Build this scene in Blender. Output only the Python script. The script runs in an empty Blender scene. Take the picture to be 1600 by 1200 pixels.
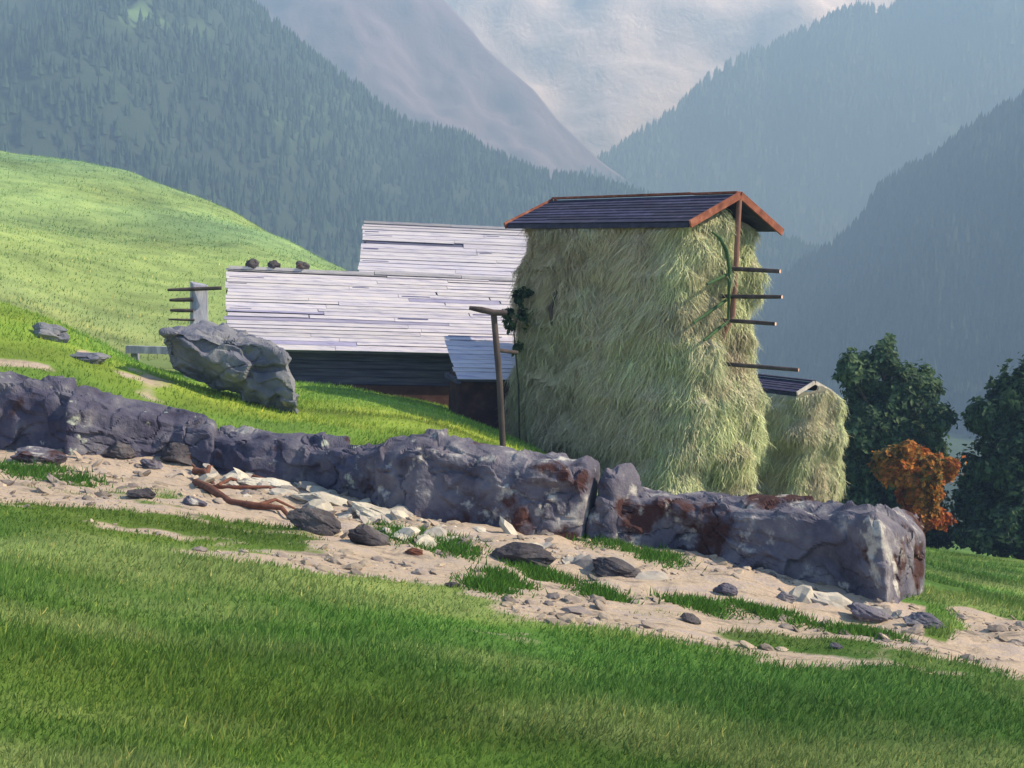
import bpy, math
import numpy as np
from mathutils import Matrix, Vector

# ---------------------------------------------------------------- camera, sky, sun, exposure
SC = bpy.context.scene
COL = SC.collection
F = 1778.0
TH = math.atan(170 / F)          # looking down 5.5 degrees
RO = math.radians(2.3)           # slightly rolled
_r0 = np.array([1, 0, 0.]); _u0 = np.array([0, math.sin(TH), math.cos(TH)]); FW = np.array([0, math.cos(TH), -math.sin(TH)])
RT = math.cos(RO) * _r0 + math.sin(RO) * _u0
UP = -math.sin(RO) * _r0 + math.cos(RO) * _u0

cam = bpy.data.cameras.new("camera")
cam.sensor_width = 36; cam.lens = F * 36 / 1600; cam.clip_start = 0.05; cam.clip_end = 30000
co = bpy.data.objects.new("camera", cam); COL.objects.link(co); SC.camera = co
co.matrix_world = Matrix(((RT[0], UP[0], -FW[0], 0), (RT[1], UP[1], -FW[1], 0), (RT[2], UP[2], -FW[2], 0), (0, 0, 0, 1)))

SUN_EL = math.radians(40); SUN_AZ = math.radians(96)      # azimuth clockwise from the view direction
SUN = Vector((math.sin(SUN_AZ) * math.cos(SUN_EL), math.cos(SUN_AZ) * math.cos(SUN_EL), math.sin(SUN_EL)))
W = bpy.data.worlds.new("World"); SC.world = W; W.use_nodes = True
wn = W.node_tree.nodes; wl = W.node_tree.links
sky = wn.new("ShaderNodeTexSky"); sky.sky_type = 'NISHITA'; sky.sun_disc = False
sky.sun_elevation = SUN_EL; sky.sun_rotation = SUN_AZ; sky.air_density = 1.0; sky.dust_density = 0.3; sky.ozone_density = 2.5; sky.altitude = 900
bg = wn["Background"]; bg.inputs[1].default_value = 0.14
wl.new(sky.outputs[0], bg.inputs[0])
sl = bpy.data.lights.new("sun", 'SUN'); sl.energy = 4.8; sl.angle = math.radians(0.5); sl.color = (1, 0.985, 0.965)
so = bpy.data.objects.new("sun", sl); COL.objects.link(so); so.rotation_euler = SUN.to_track_quat('Z', 'Y').to_euler()
SC.view_settings.view_transform = 'Standard'; SC.view_settings.look = 'None'; SC.view_settings.gamma = 1
SC.view_settings.exposure = 1.05
HAZE_DENSITY = 1.0e-3; HAZE_COLOR = (0.33, 0.54, 1.0); HAZE_ABS = (0.55, 0.55, 1.0)

# ---------------------------------------------------------------- helpers
rng = np.random.default_rng(11)
def pt(u, v, Y):
    d = FW + (u - 800) / F * RT + (600 - v) / F * UP
    return d * (Y / d[1])

def _h(ix, iy, iz, s):
    n = (ix * 374761393 + iy * 668265263 + iz * 2147483647 + s * 974634777) & 0xffffffff
    n = ((n ^ (n >> 13)) * 1274126177) & 0xffffffff
    n = n ^ (n >> 16)
    return (n & 0xffff) / 32767.5 - 1
def vnoise(P, s=0):
    P = np.asarray(P, float); I = np.floor(P).astype(np.int64); f = P - I; f = f * f * (3 - 2 * f)
    r = 0
    for dx in (0, 1):
        for dy in (0, 1):
            for dz in (0, 1):
                w = (f[:, 0] if dx else 1 - f[:, 0]) * (f[:, 1] if dy else 1 - f[:, 1]) * (f[:, 2] if dz else 1 - f[:, 2])
                r = r + w * _h(I[:, 0] + dx, I[:, 1] + dy, I[:, 2] + dz, s)
    return r
def fbm(P, s=0, o=4, g=.5):
    P = np.asarray(P, float); r = 0; a = 1
    for i in range(o):
        r = r + a * vnoise(P * 2 ** i + i * 17.3, s + i); a *= g
    return r
def sstep(a, b, x):
    t = np.clip((x - a) / (b - a), 0, 1); return t * t * (3 - 2 * t)

ORIGIN = {}
def mesh(name, V, Fc, mat, parent=None, smooth=False, col=None, extra=None, mats=None, fmat=None):
    V = np.asarray(V, float).reshape(-1, 3)
    org = np.zeros(3)
    if parent is not None: org = ORIGIN[parent.name]
    me = bpy.data.meshes.new(name)
    if isinstance(Fc, np.ndarray):
        k = Fc.shape[1]; loops = Fc.ravel(); tot = np.full(len(Fc), k); st = np.arange(len(Fc)) * k
    else:
        tot = np.array([len(f) for f in Fc]); loops = np.concatenate([np.asarray(f) for f in Fc]); st = np.concatenate([[0], np.cumsum(tot)[:-1]])
    me.vertices.add(len(V)); me.vertices.foreach_set("co", (V - org).ravel())
    me.loops.add(len(loops)); me.loops.foreach_set("vertex_index", loops.astype(np.int32))
    me.polygons.add(len(tot)); me.polygons.foreach_set("loop_start", st.astype(np.int32)); me.polygons.foreach_set("loop_total", tot.astype(np.int32))
    me.polygons.foreach_set("use_smooth", np.full(len(tot), bool(smooth)))
    for m in (mats or [mat]): me.materials.append(m)
    if fmat is not None: me.polygons.foreach_set("material_index", np.asarray(fmat, np.int32))
    me.update(); me.validate()
    if col is not None:
        a = me.color_attributes.new("Col", 'FLOAT_COLOR', 'POINT')
        c = np.ones((len(V), 4)); c[:, :3] = np.asarray(col)[:, :3]; a.data.foreach_set("color", c.ravel())
    if extra is not None:
        a = me.attributes.new("soil", 'FLOAT', 'POINT'); a.data.foreach_set("value", np.asarray(extra, np.float32))
    o = bpy.data.objects.new(name, me); COL.objects.link(o)
    if parent is not None: o.parent = parent
    ORIGIN[o.name] = org
    return o
def tag(o, label=None, cat=None, group=None, kind=None):
    if label: o["label"] = label
    if cat: o["category"] = cat
    if group: o["group"] = group
    if kind: o["kind"] = kind
    return o
def thing(name, base, label, cat, group=None):
    e = bpy.data.objects.new(name, None); COL.objects.link(e); e.location = Vector(base); e.empty_display_size = .3
    ORIGIN[e.name] = np.array(base, float)
    return tag(e, label, cat, group)

class Acc:
    def __init__(s): s.v = []; s.f = []; s.n = 0; s.c = []; s.m = []
    def add(s, V, Fc, c=(1, 1, 1), m=0):
        V = np.asarray(V, float); s.v.append(V); s.f += [[i + s.n for i in f] for f in Fc]; s.n += len(V)
        s.c.append(np.tile(np.asarray(c, float), (len(V), 1))); s.m += [m] * len(Fc)
    def hexa(s, P, c=(1, 1, 1), m=0):   # 4 bottom (ccw from above), 4 top
        s.add(P, [[3, 2, 1, 0], [4, 5, 6, 7], [0, 1, 5, 4], [1, 2, 6, 5], [2, 3, 7, 6], [3, 0, 4, 7]], c, m)
    def box(s, o, a, b, n, c=(1, 1, 1), m=0):  # corner o, edge vectors a, b, n
        o = np.array(o, float); a = np.array(a, float); b = np.array(b, float); n = np.array(n, float)
        if np.dot(np.cross(a, b), n) < 0: o = o + a; a = -a
        s.hexa([o, o + a, o + a + b, o + b, o + n, o + a + n, o + a + b + n, o + b + n], c, m)
    def tube(s, pts, rad, k=8, c=(1, 1, 1), endm=0, jit=0):
        pts = np.array(pts, float); rad = np.broadcast_to(np.asarray(rad, float), (len(pts),))
        V = []
        for i in range(len(pts)):
            t = pts[min(i + 1, len(pts) - 1)] - pts[max(i - 1, 0)]; t = t / np.linalg.norm(t)
            a = np.cross(t, [0, 0, 1.] if abs(t[2]) < .9 else [1., 0, 0]); a /= np.linalg.norm(a); b = np.cross(t, a)
            for j in range(k):
                q = 2 * math.pi * j / k; rr = rad[i] * (1 + jit * (rng.random() - .5))
                V.append(pts[i] + rr * (math.cos(q) * a + math.sin(q) * b))
        Fc = [[i * k + j, i * k + (j + 1) % k, (i + 1) * k + (j + 1) % k, (i + 1) * k + j] for i in range(len(pts) - 1) for j in range(k)]
        Fc = [f[::-1] for f in Fc]
        s.add(V, Fc, c)
        s.add(V[:k], [list(range(k))], c, endm); s.add(V[-k:], [list(range(k))[::-1]], c, endm)
    def build(s, name, mat, parent=None, smooth=False, mats=None):
        return mesh(name, np.concatenate(s.v), s.f, mat, parent, smooth, np.concatenate(s.c), None, mats, s.m)

def grid_faces(nr, nc, wrap=False):
    i = np.arange(nr - 1)[:, None]; j = np.arange(nc if wrap else nc - 1)[None, :]; j2 = (j + 1) % nc
    return np.stack([i * nc + j, i * nc + j2, (i + 1) * nc + j2, (i + 1) * nc + j], -1).reshape(-1, 4)

# ---------------------------------------------------------------- materials
def M(name, ramp, scale=2.0, stretch=(1, 1, 1), rough=.9, bump=.3, bscale=None, detail=6, attr=False, spot=None, spec=.25, rot=(0, 0, 0), bdist=.05, dist=0.0, sub=0):
    """noise ramp (optionally multiplied by the mesh's own colour attribute), extra patches, bump"""
    m = bpy.data.materials.new(name); m.use_nodes = True; nt = m.node_tree; N = nt.nodes; L = nt.links
    b = N["Principled BSDF"]; b.inputs["Roughness"].default_value = rough; b.inputs["Specular IOR Level"].default_value = spec
    tc = N.new("ShaderNodeTexCoord"); mp = N.new("ShaderNodeMapping"); mp.inputs["Scale"].default_value = stretch; mp.inputs["Rotation"].default_value = rot
    L.new(tc.outputs["Object"], mp.inputs[0])
    def noise(sc, d=detail, r=.6):
        n = N.new("ShaderNodeTexNoise"); n.inputs["Scale"].default_value = sc; n.inputs["Detail"].default_value = d; n.inputs["Roughness"].default_value = r
        n.inputs["Distortion"].default_value = dist
        L.new(mp.outputs[0], n.inputs["Vector"]); return n
    n1 = noise(scale); cr = N.new("ShaderNodeValToRGB"); el = cr.color_ramp.elements
    while len(el) < len(ramp): el.new(.5)
    for e, (p, c) in zip(el, ramp): e.position = p; e.color = (*c, 1)
    L.new(n1.outputs[0], cr.inputs[0]); out = cr.outputs[0]
    for sp in (spot or []):      # (scale, lo, hi, colour, stretch)
        n = noise(sp[0], 5, .62); mr = N.new("ShaderNodeMapRange"); mr.inputs[1].default_value = sp[1]; mr.inputs[2].default_value = sp[2]
        L.new(n.outputs[0], mr.inputs[0]); mx = N.new("ShaderNodeMix"); mx.data_type = 'RGBA'
        L.new(mr.outputs[0], mx.inputs[0]); L.new(out, mx.inputs[6]); mx.inputs[7].default_value = (*sp[3], 1); out = mx.outputs[2]
    if attr:
        at = N.new("ShaderNodeAttribute"); at.attribute_name = "Col"; mx = N.new("ShaderNodeMix"); mx.data_type = 'RGBA'; mx.blend_type = 'MULTIPLY'
        mx.inputs[0].default_value = 1; L.new(at.outputs["Color"], mx.inputs[6]); L.new(out, mx.inputs[7]); out = mx.outputs[2]
    L.new(out, b.inputs["Base Color"])
    if bump:
        nb = noise(bscale or scale * 6, 8, .65); bp = N.new("ShaderNodeBump"); bp.inputs["Strength"].default_value = bump; bp.inputs["Distance"].default_value = bdist
        L.new(nb.outputs[0], bp.inputs["Height"]); L.new(bp.outputs[0], b.inputs["Normal"])
    if sub:
        b.inputs["Transmission Weight"].default_value = 0
    return m

def leaf_mat(name, trans=.35, rough=.7):
    m = bpy.data.materials.new(name); m.use_nodes = True; nt = m.node_tree; N = nt.nodes; L = nt.links
    b = N["Principled BSDF"]; b.inputs["Roughness"].default_value = rough; b.inputs["Specular IOR Level"].default_value = .2
    at = N.new("ShaderNodeAttribute"); at.attribute_name = "Col"; L.new(at.outputs["Color"], b.inputs["Base Color"])
    tr = N.new("ShaderNodeBsdfTranslucent"); L.new(at.outputs["Color"], tr.inputs[0]); ms = N.new("ShaderNodeMixShader"); ms.inputs[0].default_value = trans
    L.new(b.outputs[0], ms.inputs[1]); L.new(tr.outputs[0], ms.inputs[2]); L.new(ms.outputs[0], N["Material Output"].inputs[0])
    return m

def ground_mat():
    """own green per place (colour attribute); dry soil shows where the soil attribute beats a noise"""
    m = M("meadow", [(.25, (.62, .62, .66)), (.5, (1, 1, 1)), (.75, (1.32, 1.22, 1.2))], scale=.55, stretch=(.7, 1.25, 1), rot=(0, 0, .25), attr=True, bump=.7, bscale=16, bdist=.07, spec=.1)
    nt = m.node_tree; N = nt.nodes; L = nt.links; b = N["Principled BSDF"]
    tc = N.new("ShaderNodeTexCoord")
    def noise(sc, st, d=6, r=.6, rz=.28):
        mp = N.new("ShaderNodeMapping"); mp.inputs["Scale"].default_value = st; mp.inputs["Rotation"].default_value = (0, 0, rz); L.new(tc.outputs["Object"], mp.inputs[0])
        n = N.new("ShaderNodeTexNoise"); n.inputs["Scale"].default_value = sc; n.inputs["Detail"].default_value = d; n.inputs["Roughness"].default_value = r
        L.new(mp.outputs[0], n.inputs["Vector"]); return n.outputs[0]
    a = N.new("ShaderNodeAttribute"); a.attribute_name = "soil"
    ad = N.new("ShaderNodeMath"); ad.operation = 'ADD'; L.new(a.outputs["Fac"], ad.inputs[0]); L.new(noise(1.1, (.5, 1.5, 1), 8, .68), ad.inputs[1])
    mr = N.new("ShaderNodeMapRange"); mr.inputs[1].default_value = .80; mr.inputs[2].default_value = 1.2; L.new(ad.outputs[0], mr.inputs[0])
    cr = N.new("ShaderNodeValToRGB"); el = cr.color_ramp.elements
    stops = [(.32, (.13, .11, .115)), (.42, (.34, .27, .22)), (.50, (.48, .375, .285)), (.58, (.38, .31, .29)), (.66, (.52, .42, .33)), (.76, (.66, .60, .52))]
    while len(el) < len(stops): el.new(.5)
    for e, (p, c) in zip(el, stops): e.position = p; e.color = (*c, 1)
    L.new(noise(2.6, (.55, 1.5, 1), 12, .74), cr.inputs[0])
    old = b.inputs["Base Color"].links[0].from_socket
    mx = N.new("ShaderNodeMix"); mx.data_type = 'RGBA'; L.new(mr.outputs[0], mx.inputs[0]); L.new(old, mx.inputs[6]); L.new(cr.outputs[0], mx.inputs[7])
    L.new(mx.outputs[2], b.inputs["Base Color"])
    return m

ROCK = dict(scale=1.6, bump=.75, bscale=5, bdist=.08, spec=.2)
M_ROCK = M("grey_stone", [(.3, (.05, .045, .068)), (.46, (.10, .093, .13)), (.6, (.165, .153, .185)), (.72, (.40, .375, .365))], spot=[(1.0, .545, .61, (.058, .026, .026)), (2.4, .575, .67, (.44, .415, .39))], **ROCK)
M_ROCKB = M("blue_grey_stone", [(.3, (.035, .032, .058)), (.46, (.07, .067, .108)), (.6, (.12, .115, .15)), (.72, (.29, .28, .285))], spot=[(1.1, .60, .66, (.045, .025, .027)), (2.6, .64, .70, (.34, .37, .32))], **ROCK)
M_BOULD = M("lichen_boulder_stone", [(.3, (.075, .08, .13)), (.48, (.13, .135, .18)), (.62, (.19, .19, .215)), (.72, (.30, .30, .30))], scale=1.2, bump=.7, bscale=4, bdist=.08, spot=[(1.4, .66, .74, (.13, .14, .10)), (2.2, .66, .72, (.36, .31, .31))])
M_DARK = M("dark_stone", [(.3, (.032, .028, .036)), (.5, (.068, .06, .07)), (.7, (.17, .15, .15))], spot=[(2.0, .62, .68, (.09, .04, .03))], **ROCK)
M_ROOFB = M("weathered_board", [(.3, (.52, .52, .66)), (.42, (.86, .86, .92)), (.55, (1, 1, 1)), (.7, (1.12, 1.08, 1.0))], scale=3, stretch=(.35, 2, 5), attr=True, bump=.4, bscale=9, bdist=.02, rough=.8)
M_TIMBER = M("dark_timber", [(.3, (.028, .028, .055)), (.55, (.07, .068, .12)), (.75, (.13, .12, .16))], scale=2.5, stretch=(.25, 1, 5), bump=.5, bscale=8, bdist=.03)
M_PLINTH = M("reddish_stone", [(.3, (.03, .014, .018)), (.55, (.065, .03, .033)), (.75, (.11, .06, .06))], scale=2.5, bump=.6, bscale=6)
M_POLE = M("dark_pole_wood", [(.3, (.03, .025, .03)), (.6, (.085, .065, .065)), (.8, (.16, .12, .11))], scale=5, stretch=(1, 1, .3), bump=.4, bscale=14, bdist=.02)
M_POST = M("brown_post_wood", [(.3, (.13, .065, .055)), (.6, (.27, .14, .11)), (.8, (.36, .24, .2))], scale=5, stretch=(1, 1, .3), bump=.4, bscale=14, bdist=.02)
M_END = M("cut_wood", [(.3, (.55, .33, .25)), (.7, (.75, .5, .4))], scale=9, bump=.2)
M_RED = M("red_board", [(.3, (.11, .035, .026)), (.55, (.24, .08, .05)), (.75, (.38, .17, .12))], scale=4, stretch=(1, 1, 1), bump=.4, bscale=12, bdist=.02)
M_PALE = M("pale_grey_board", [(.3, (.34, .31, .30)), (.6, (.5, .46, .44)), (.8, (.6, .57, .55))], scale=4, bump=.4, bscale=12, bdist=.02)
M_SLATE = M("dark_roof_board", [(.3, (.018, .018, .04)), (.55, (.035, .034, .07)), (.75, (.06, .056, .09))], scale=4, stretch=(1, 1, 1), attr=True, bump=.4, bscale=10, bdist=.02)
M_GREENW = M("green_stake", [(.3, (.025, .06, .025)), (.7, (.06, .12, .05))], scale=6, bump=.4)
M_PILLAR = M("grey_blue_timber", [(.3, (.16, .17, .24)), (.55, (.30, .30, .40)), (.75, (.55, .55, .6))], scale=3, stretch=(2, 2, .5), bump=.5, bscale=9, bdist=.03)
M_BRANCH = M("red_brown_wood", [(.3, (.075, .028, .02)), (.7, (.19, .08, .055))], scale=6, bump=.4)
M_BARK = M("bark", [(.3, (.03, .025, .02)), (.7, (.09, .07, .055))], scale=4, bump=.5)
M_LEAF = leaf_mat("leaves"); M_HAY = leaf_mat("hay_stalks", .22, .85); M_GRASS = leaf_mat("grass_blades", .3, .75); M_CONIF = leaf_mat("conifers", .0, .9)
M_HAYB = M("hay_body", [(.3, (.45, .45, .45)), (.6, (.9, .9, .9))], scale=4, attr=True, bump=.5)
M_GROUND = ground_mat()
M_HILL = M("hill_meadow", [(.28, (.80, .74, .60)), (.46, (1, 1, 1)), (.62, (1.05, 1.0, .72)), (.75, (.92, 1.08, 1.15))], scale=.09, stretch=(.7, 1, 1), rot=(0, 0, .3), attr=True, bump=.5, bscale=2.5, bdist=.3)
M_MTN = M("mountain_slope", [(.3, (.78, .78, .82)), (.5, (1, 1, 1)), (.7, (1.2, 1.17, 1.14))], scale=.006, attr=True, bump=.45, bscale=.03, bdist=8, dist=.3)

# ---------------------------------------------------------------- ground
BASE = [(-350, 655), (-120, 670), (0, 692), (70, 702), (124, 712), (200, 716), (270, 722), (335, 734), (400, 746), (480, 756), (604, 792), (650, 802), (720, 810), (800, 826), (908, 840), (1000, 850), (1060, 856), (1130, 874), (1300, 908), (1385, 932), (1450, 942)]
A_ = pt(0, 690, 20); B_ = pt(1450, 935, 15)
_ab = np.linalg.solve(np.array([[A_[0], A_[1]], [B_[0], B_[1]]]), [A_[2] + 2.5, B_[2] + 2.5])
def plane(x, y): return -2.5 + _ab[0] * x + _ab[1] * y
def plane_hit(u, v):
    d = pt(u, v, 1.0); return d * (-2.5 / (d[2] - _ab[0] * d[0] - _ab[1]))
base_w = np.array([plane_hit(*p) for p in BASE])
base_t = base_w[:, 0] / base_w[:, 1]
def Yw(t): return np.interp(t, base_t, base_w[:, 1])
LOW = [(-400, 790), (-200, 800), (0, 815), (200, 838), (400, 878), (600, 930), (800, 985), (1000, 1030), (1200, 1045), (1400, 1062), (1600, 1100), (1900, 1180)]
low_w = np.array([plane_hit(*p) for p in LOW]); low_t = low_w[:, 0] / low_w[:, 1]

COLS = {
 -500: [(21.5, 540), (24, 440), (28, 370), (34, 380), (45, 400), (125, 130), (170, 150), (320, 300)],
 -250: [(21.5, 560), (24, 485), (28, 420), (34, 430), (45, 470), (122, 185), (170, 200), (320, 320)],
 0: [(21, 592), (24, 530), (27, 468), (31, 480), (42, 520), (120, 232), (165, 250), (320, 340)],
 130: [(20.6, 614), (24, 560), (27, 520), (31, 535), (45, 560), (115, 252), (155, 275), (320, 350)],
 250: [(20.2, 645), (23, 610), (27, 582), (31, 592), (45, 580), (108, 284), (150, 320), (320, 370)],
 400: [(19.8, 686), (22, 662), (25, 634), (30, 606), (36, 592), (48, 560), (98, 334), (140, 375), (320, 400)],
 540: [(19.2, 697), (22, 670), (26, 640), (32, 608), (37, 600), (50, 560), (88, 414), (130, 445), (320, 450)],
 660: [(18.8, 697), (22, 678), (27, 648), (32, 630), (37, 622), (50, 590), (85, 480), (130, 490), (320, 500)],
 800: [(18.4, 725), (21, 710), (25, 697), (30, 680), (36, 668), (50, 640), (90, 570), (140, 545), (320, 530)],
 930: [(17.9, 805), (18.8, 775), (24, 762), (30, 752), (40, 735), (60, 705), (100, 660), (320, 560)],
 1150: [(17, 850), (18, 825), (24, 805), (30, 795), (40, 780), (60, 765), (100, 750), (320, 720)],
 1320: [(16.2, 888), (18, 868), (22, 848), (28, 830), (36, 822), (46, 822), (60, 815), (100, 800), (320, 770)],
 1460: [(16, 928), (20, 905), (26, 882), (35, 868), (45, 862), (60, 866), (100, 860), (320, 810)],
 1600: [(16, 955), (20, 930), (26, 905), (35, 885), (45, 876), (60, 880), (100, 875), (320, 830)],
 1950: [(16, 1010), (20, 985), (26, 950), (35, 930), (45, 915), (60, 905), (100, 890), (320, 850)]}
ys = np.exp(np.linspace(math.log(1.0), math.log(420), 460))
tt = np.sinh(np.linspace(-2.1, 2.1, 520)); tt = tt / tt.max() * 2.4
ct = []; cz = []
for u in COLS:
    P = np.array([pt(u, v, Y) for Y, v in COLS[u]])
    t0 = pt(u, 700, 1.0)[0]; y0 = float(Yw(t0)) + .6 if u < 1440 else 13.5; P = P[P[:, 1] > y0 + .15]
    yy = np.concatenate([[y0], P[:, 1]]); dz = np.concatenate([[0], P[:, 2] - plane(P[:, 0], P[:, 1])])
    cz.append(np.interp(ys, yy, dz)); ct.append(np.interp(ys, yy, np.concatenate([[P[0, 0] / P[0, 1]], P[:, 0] / P[:, 1]])))
ct = np.array(ct); cz = np.array(cz)
Z = np.zeros((len(ys), len(tt)))
for i, y in enumerate(ys): Z[i] = np.interp(tt, ct[:, i], cz[:, i])
def blur(A, k, ax):
    w = np.exp(-.5 * (np.arange(-k, k + 1) / (k / 2.)) ** 2); w /= w.sum()
    pad = [(0, 0), (0, 0)]; pad[ax] = (k, k); B = np.pad(A, pad, mode='edge'); r = 0
    for i in range(2 * k + 1): r = r + w[i] * (B[i:i + A.shape[0]] if ax == 0 else B[:, i:i + A.shape[1]])
    return r
Z = blur(blur(Z, 2, 0), 9, 1)
TT, YY = np.meshgrid(tt, ys); XX = TT * YY
Z = Z + plane(XX, YY)
Pn = np.stack([XX.ravel(), YY.ravel(), np.zeros(XX.size)], 1)
Z += (fbm(Pn * .45, 3, 4).reshape(Z.shape) * .07 + fbm(Pn * 2.2, 5, 3).reshape(Z.shape) * .018 + fbm(Pn * .05, 9, 3).reshape(Z.shape) * .8 * sstep(45, 100, YY) + fbm(Pn * .22, 10, 4).reshape(Z.shape) * .22 * sstep(45, 80, YY)) * sstep(2, 5, YY)
# the soil band is a little rutted
_lo = np.interp(TT, low_t, low_w[:, 1]); soil_raw = np.clip((1 / _lo - 1 / YY) / np.maximum(1 / _lo - 1 / Yw(TT), .005), -.6, 1)
soil_raw = np.where((YY > Yw(TT) + .3), -.6, soil_raw)
# past the end of the wall the soil runs out in a spur to the right
tE = base_t[-1]
spur = -.6 + 1.6 * sstep(tE - .02, tE + .06, TT) * sstep(10.5, 11.6, YY) * (1 - sstep(14.6, 16.2, YY + (TT - tE) * 8))
soil = np.where(TT > tE, np.maximum(np.minimum(spur * .95, 1), np.where(YY < 12.5, soil_raw, -.6)), soil_raw)
Z += (fbm(Pn * 2.6, 21, 4, .65).reshape(Z.shape) * .04 - np.abs(fbm(Pn * np.array([.9, 2.2, 1]), 23, 4).reshape(Z.shape)) * .10) * sstep(.25, .8, soil)
_q = fbm(np.stack([XX.ravel() * .55 + YY.ravel() * .12, YY.ravel() * 1.5, 0 * XX.ravel()], 1), 91, 6, .6).reshape(Z.shape)
_q2 = fbm(np.stack([XX.ravel() * .22, YY.ravel() * .6, 0 * XX.ravel()], 1), 93, 3).reshape(Z.shape)
soil = sstep(.14, .56, soil * 1.15 + (.42 * _q + .30 * _q2) * sstep(-.35, .0, soil) * (1.25 - np.clip(soil, 0, 1) * .7) - 1e-9)
lys = np.log(ys)
def G(x, y):
    x = np.asarray(x, float); y = np.asarray(y, float)
    a = np.clip(np.interp(np.log(np.clip(y, ys[0], ys[-1])), lys, np.arange(len(ys))), 0, len(ys) - 1.001)
    b = np.clip(np.interp(x / y, tt, np.arange(len(tt))), 0, len(tt) - 1.001)
    i = a.astype(int); j = b.astype(int); fa = a - i; fb = b - j
    return Z[i, j] * (1 - fa) * (1 - fb) + Z[i + 1, j] * fa * (1 - fb) + Z[i, j + 1] * (1 - fa) * fb + Z[i + 1, j + 1] * fa * fb
def Gs(A, x, y):
    a = np.clip(np.interp(np.log(np.clip(y, ys[0], ys[-1])), lys, np.arange(len(ys))), 0, len(ys) - 1).astype(int)
    b = np.clip(np.interp(x / y, tt, np.arange(len(tt))), 0, len(tt) - 1).astype(int)
    return A[a, b]
def hit(u, v, ymin=3):
    Y = np.exp(np.linspace(math.log(ymin), math.log(150), 4000)); d = pt(u, v, 1.0)
    P = d[None] * Y[:, None]; g = G(P[:, 0], P[:, 1]); k = np.argmax(P[:, 2] <= g)
    return P[k]

# colour of the meadow from place to place
def zone_col(x, y):
    t = x / y
    far = sstep(40, 60, y); n = fbm(np.stack([x * .35, y * .8, 0 * x], 1), 31, 4) * (1 - far) + fbm(np.stack([x * .16, y * .13, 0 * x], 1), 32, 5) * far
    n2 = fbm(np.stack([x * .17 + y * .05, y * .42, 0 * x], 1), 41, 4) * (1 - far) + fbm(np.stack([x * .05, y * .045, 0 * x], 1), 42, 4) * far
    n3 = fbm(np.stack([x * .30 + y * .1, y * .9, 0 * x], 1), 47, 4)
    fore = np.array([.080, .165, .030]); mound = np.array([.165, .27, .045]); hill = np.array([.20, .295, .125]); right = np.array([.085, .175, .035])
    w_m = sstep(0.2, 1.2, y - Yw(t)) * (1 - sstep(.28, .34, t)); w_h = sstep(33, 50, y) * (1 - sstep(-.02, .12, t)); w_r = sstep(.28, .36, t) * sstep(12.5, 15, y)
    c = np.tile(fore, (len(x), 1))
    c = c * (1 - w_r[:, None]) + right * w_r[:, None]
    c = c * (1 - w_m[:, None]) + mound * w_m[:, None]
    c = c * (1 - w_h[:, None]) + hill * w_h[:, None]
    w_f = (sstep(95, 140, y) * sstep(-.05, .1, t))[:, None]; c = c * (1 - w_f) + np.array([.03, .05, .025]) * w_f
    o = np.clip(n2 * .9 + .15, 0, 1)[:, None]; c = c * (1 - o * .7) + c * (np.array([1.5, 1.05, 1.0]) * (1 - far[:, None]) + np.array([1.22, 1.05, .8]) * far[:, None]) * o * .7     # olive patches
    l = np.clip(-n2 - .1, 0, 1)[:, None]; c = c * (1 - l) + c * np.array([.75, .85, 1.1]) * l
    p = (np.clip(n3 * 1.2 - .12, 0, .8) * (1 - far) * (1 - w_m))[:, None]; c = c * (1 - p) + np.array([.20, .255, .085]) * p      # paler, drier grass
    return c * (1 + .26 * n[:, None])
col = zone_col(XX.ravel(), YY.ravel())
# bare streaks on the mound above the wall
smound = sstep(.15, .5, fbm(np.stack([XX.ravel() * .5, YY.ravel() * .9, 0 * XX.ravel()], 1), 77, 4).reshape(Z.shape)) * sstep(20.3, 21.2, YY) * (1 - sstep(24.5, 26, YY)) * (1 - sstep(-.33, -.27, TT))
soil = np.maximum(soil, smound * .75)
# one sheet: extend to the far valley floor
far_y = np.array([700., 1300, 2600, 5200]); far_z = np.array([-70., -85, -90, -95])
Zf = np.concatenate([Z, np.tile(far_z[:, None], (1, len(tt)))]); Yf = np.concatenate([YY, np.tile(far_y[:, None], (1, len(tt)))]); Xf = np.concatenate([XX, far_y[:, None] * tt[None] * .9])
colf = np.concatenate([col, np.tile(np.array([.05, .09, .03]), (4 * len(tt), 1))]); soilf = np.concatenate([soil.ravel(), np.zeros(4 * len(tt))])
Fg = grid_faces(len(Zf), len(tt))
tag(mesh("ground", np.stack([Xf.ravel(), Yf.ravel(), Zf.ravel()], 1), Fg, M_GROUND, None, True, colf, soilf), kind="structure")

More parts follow.
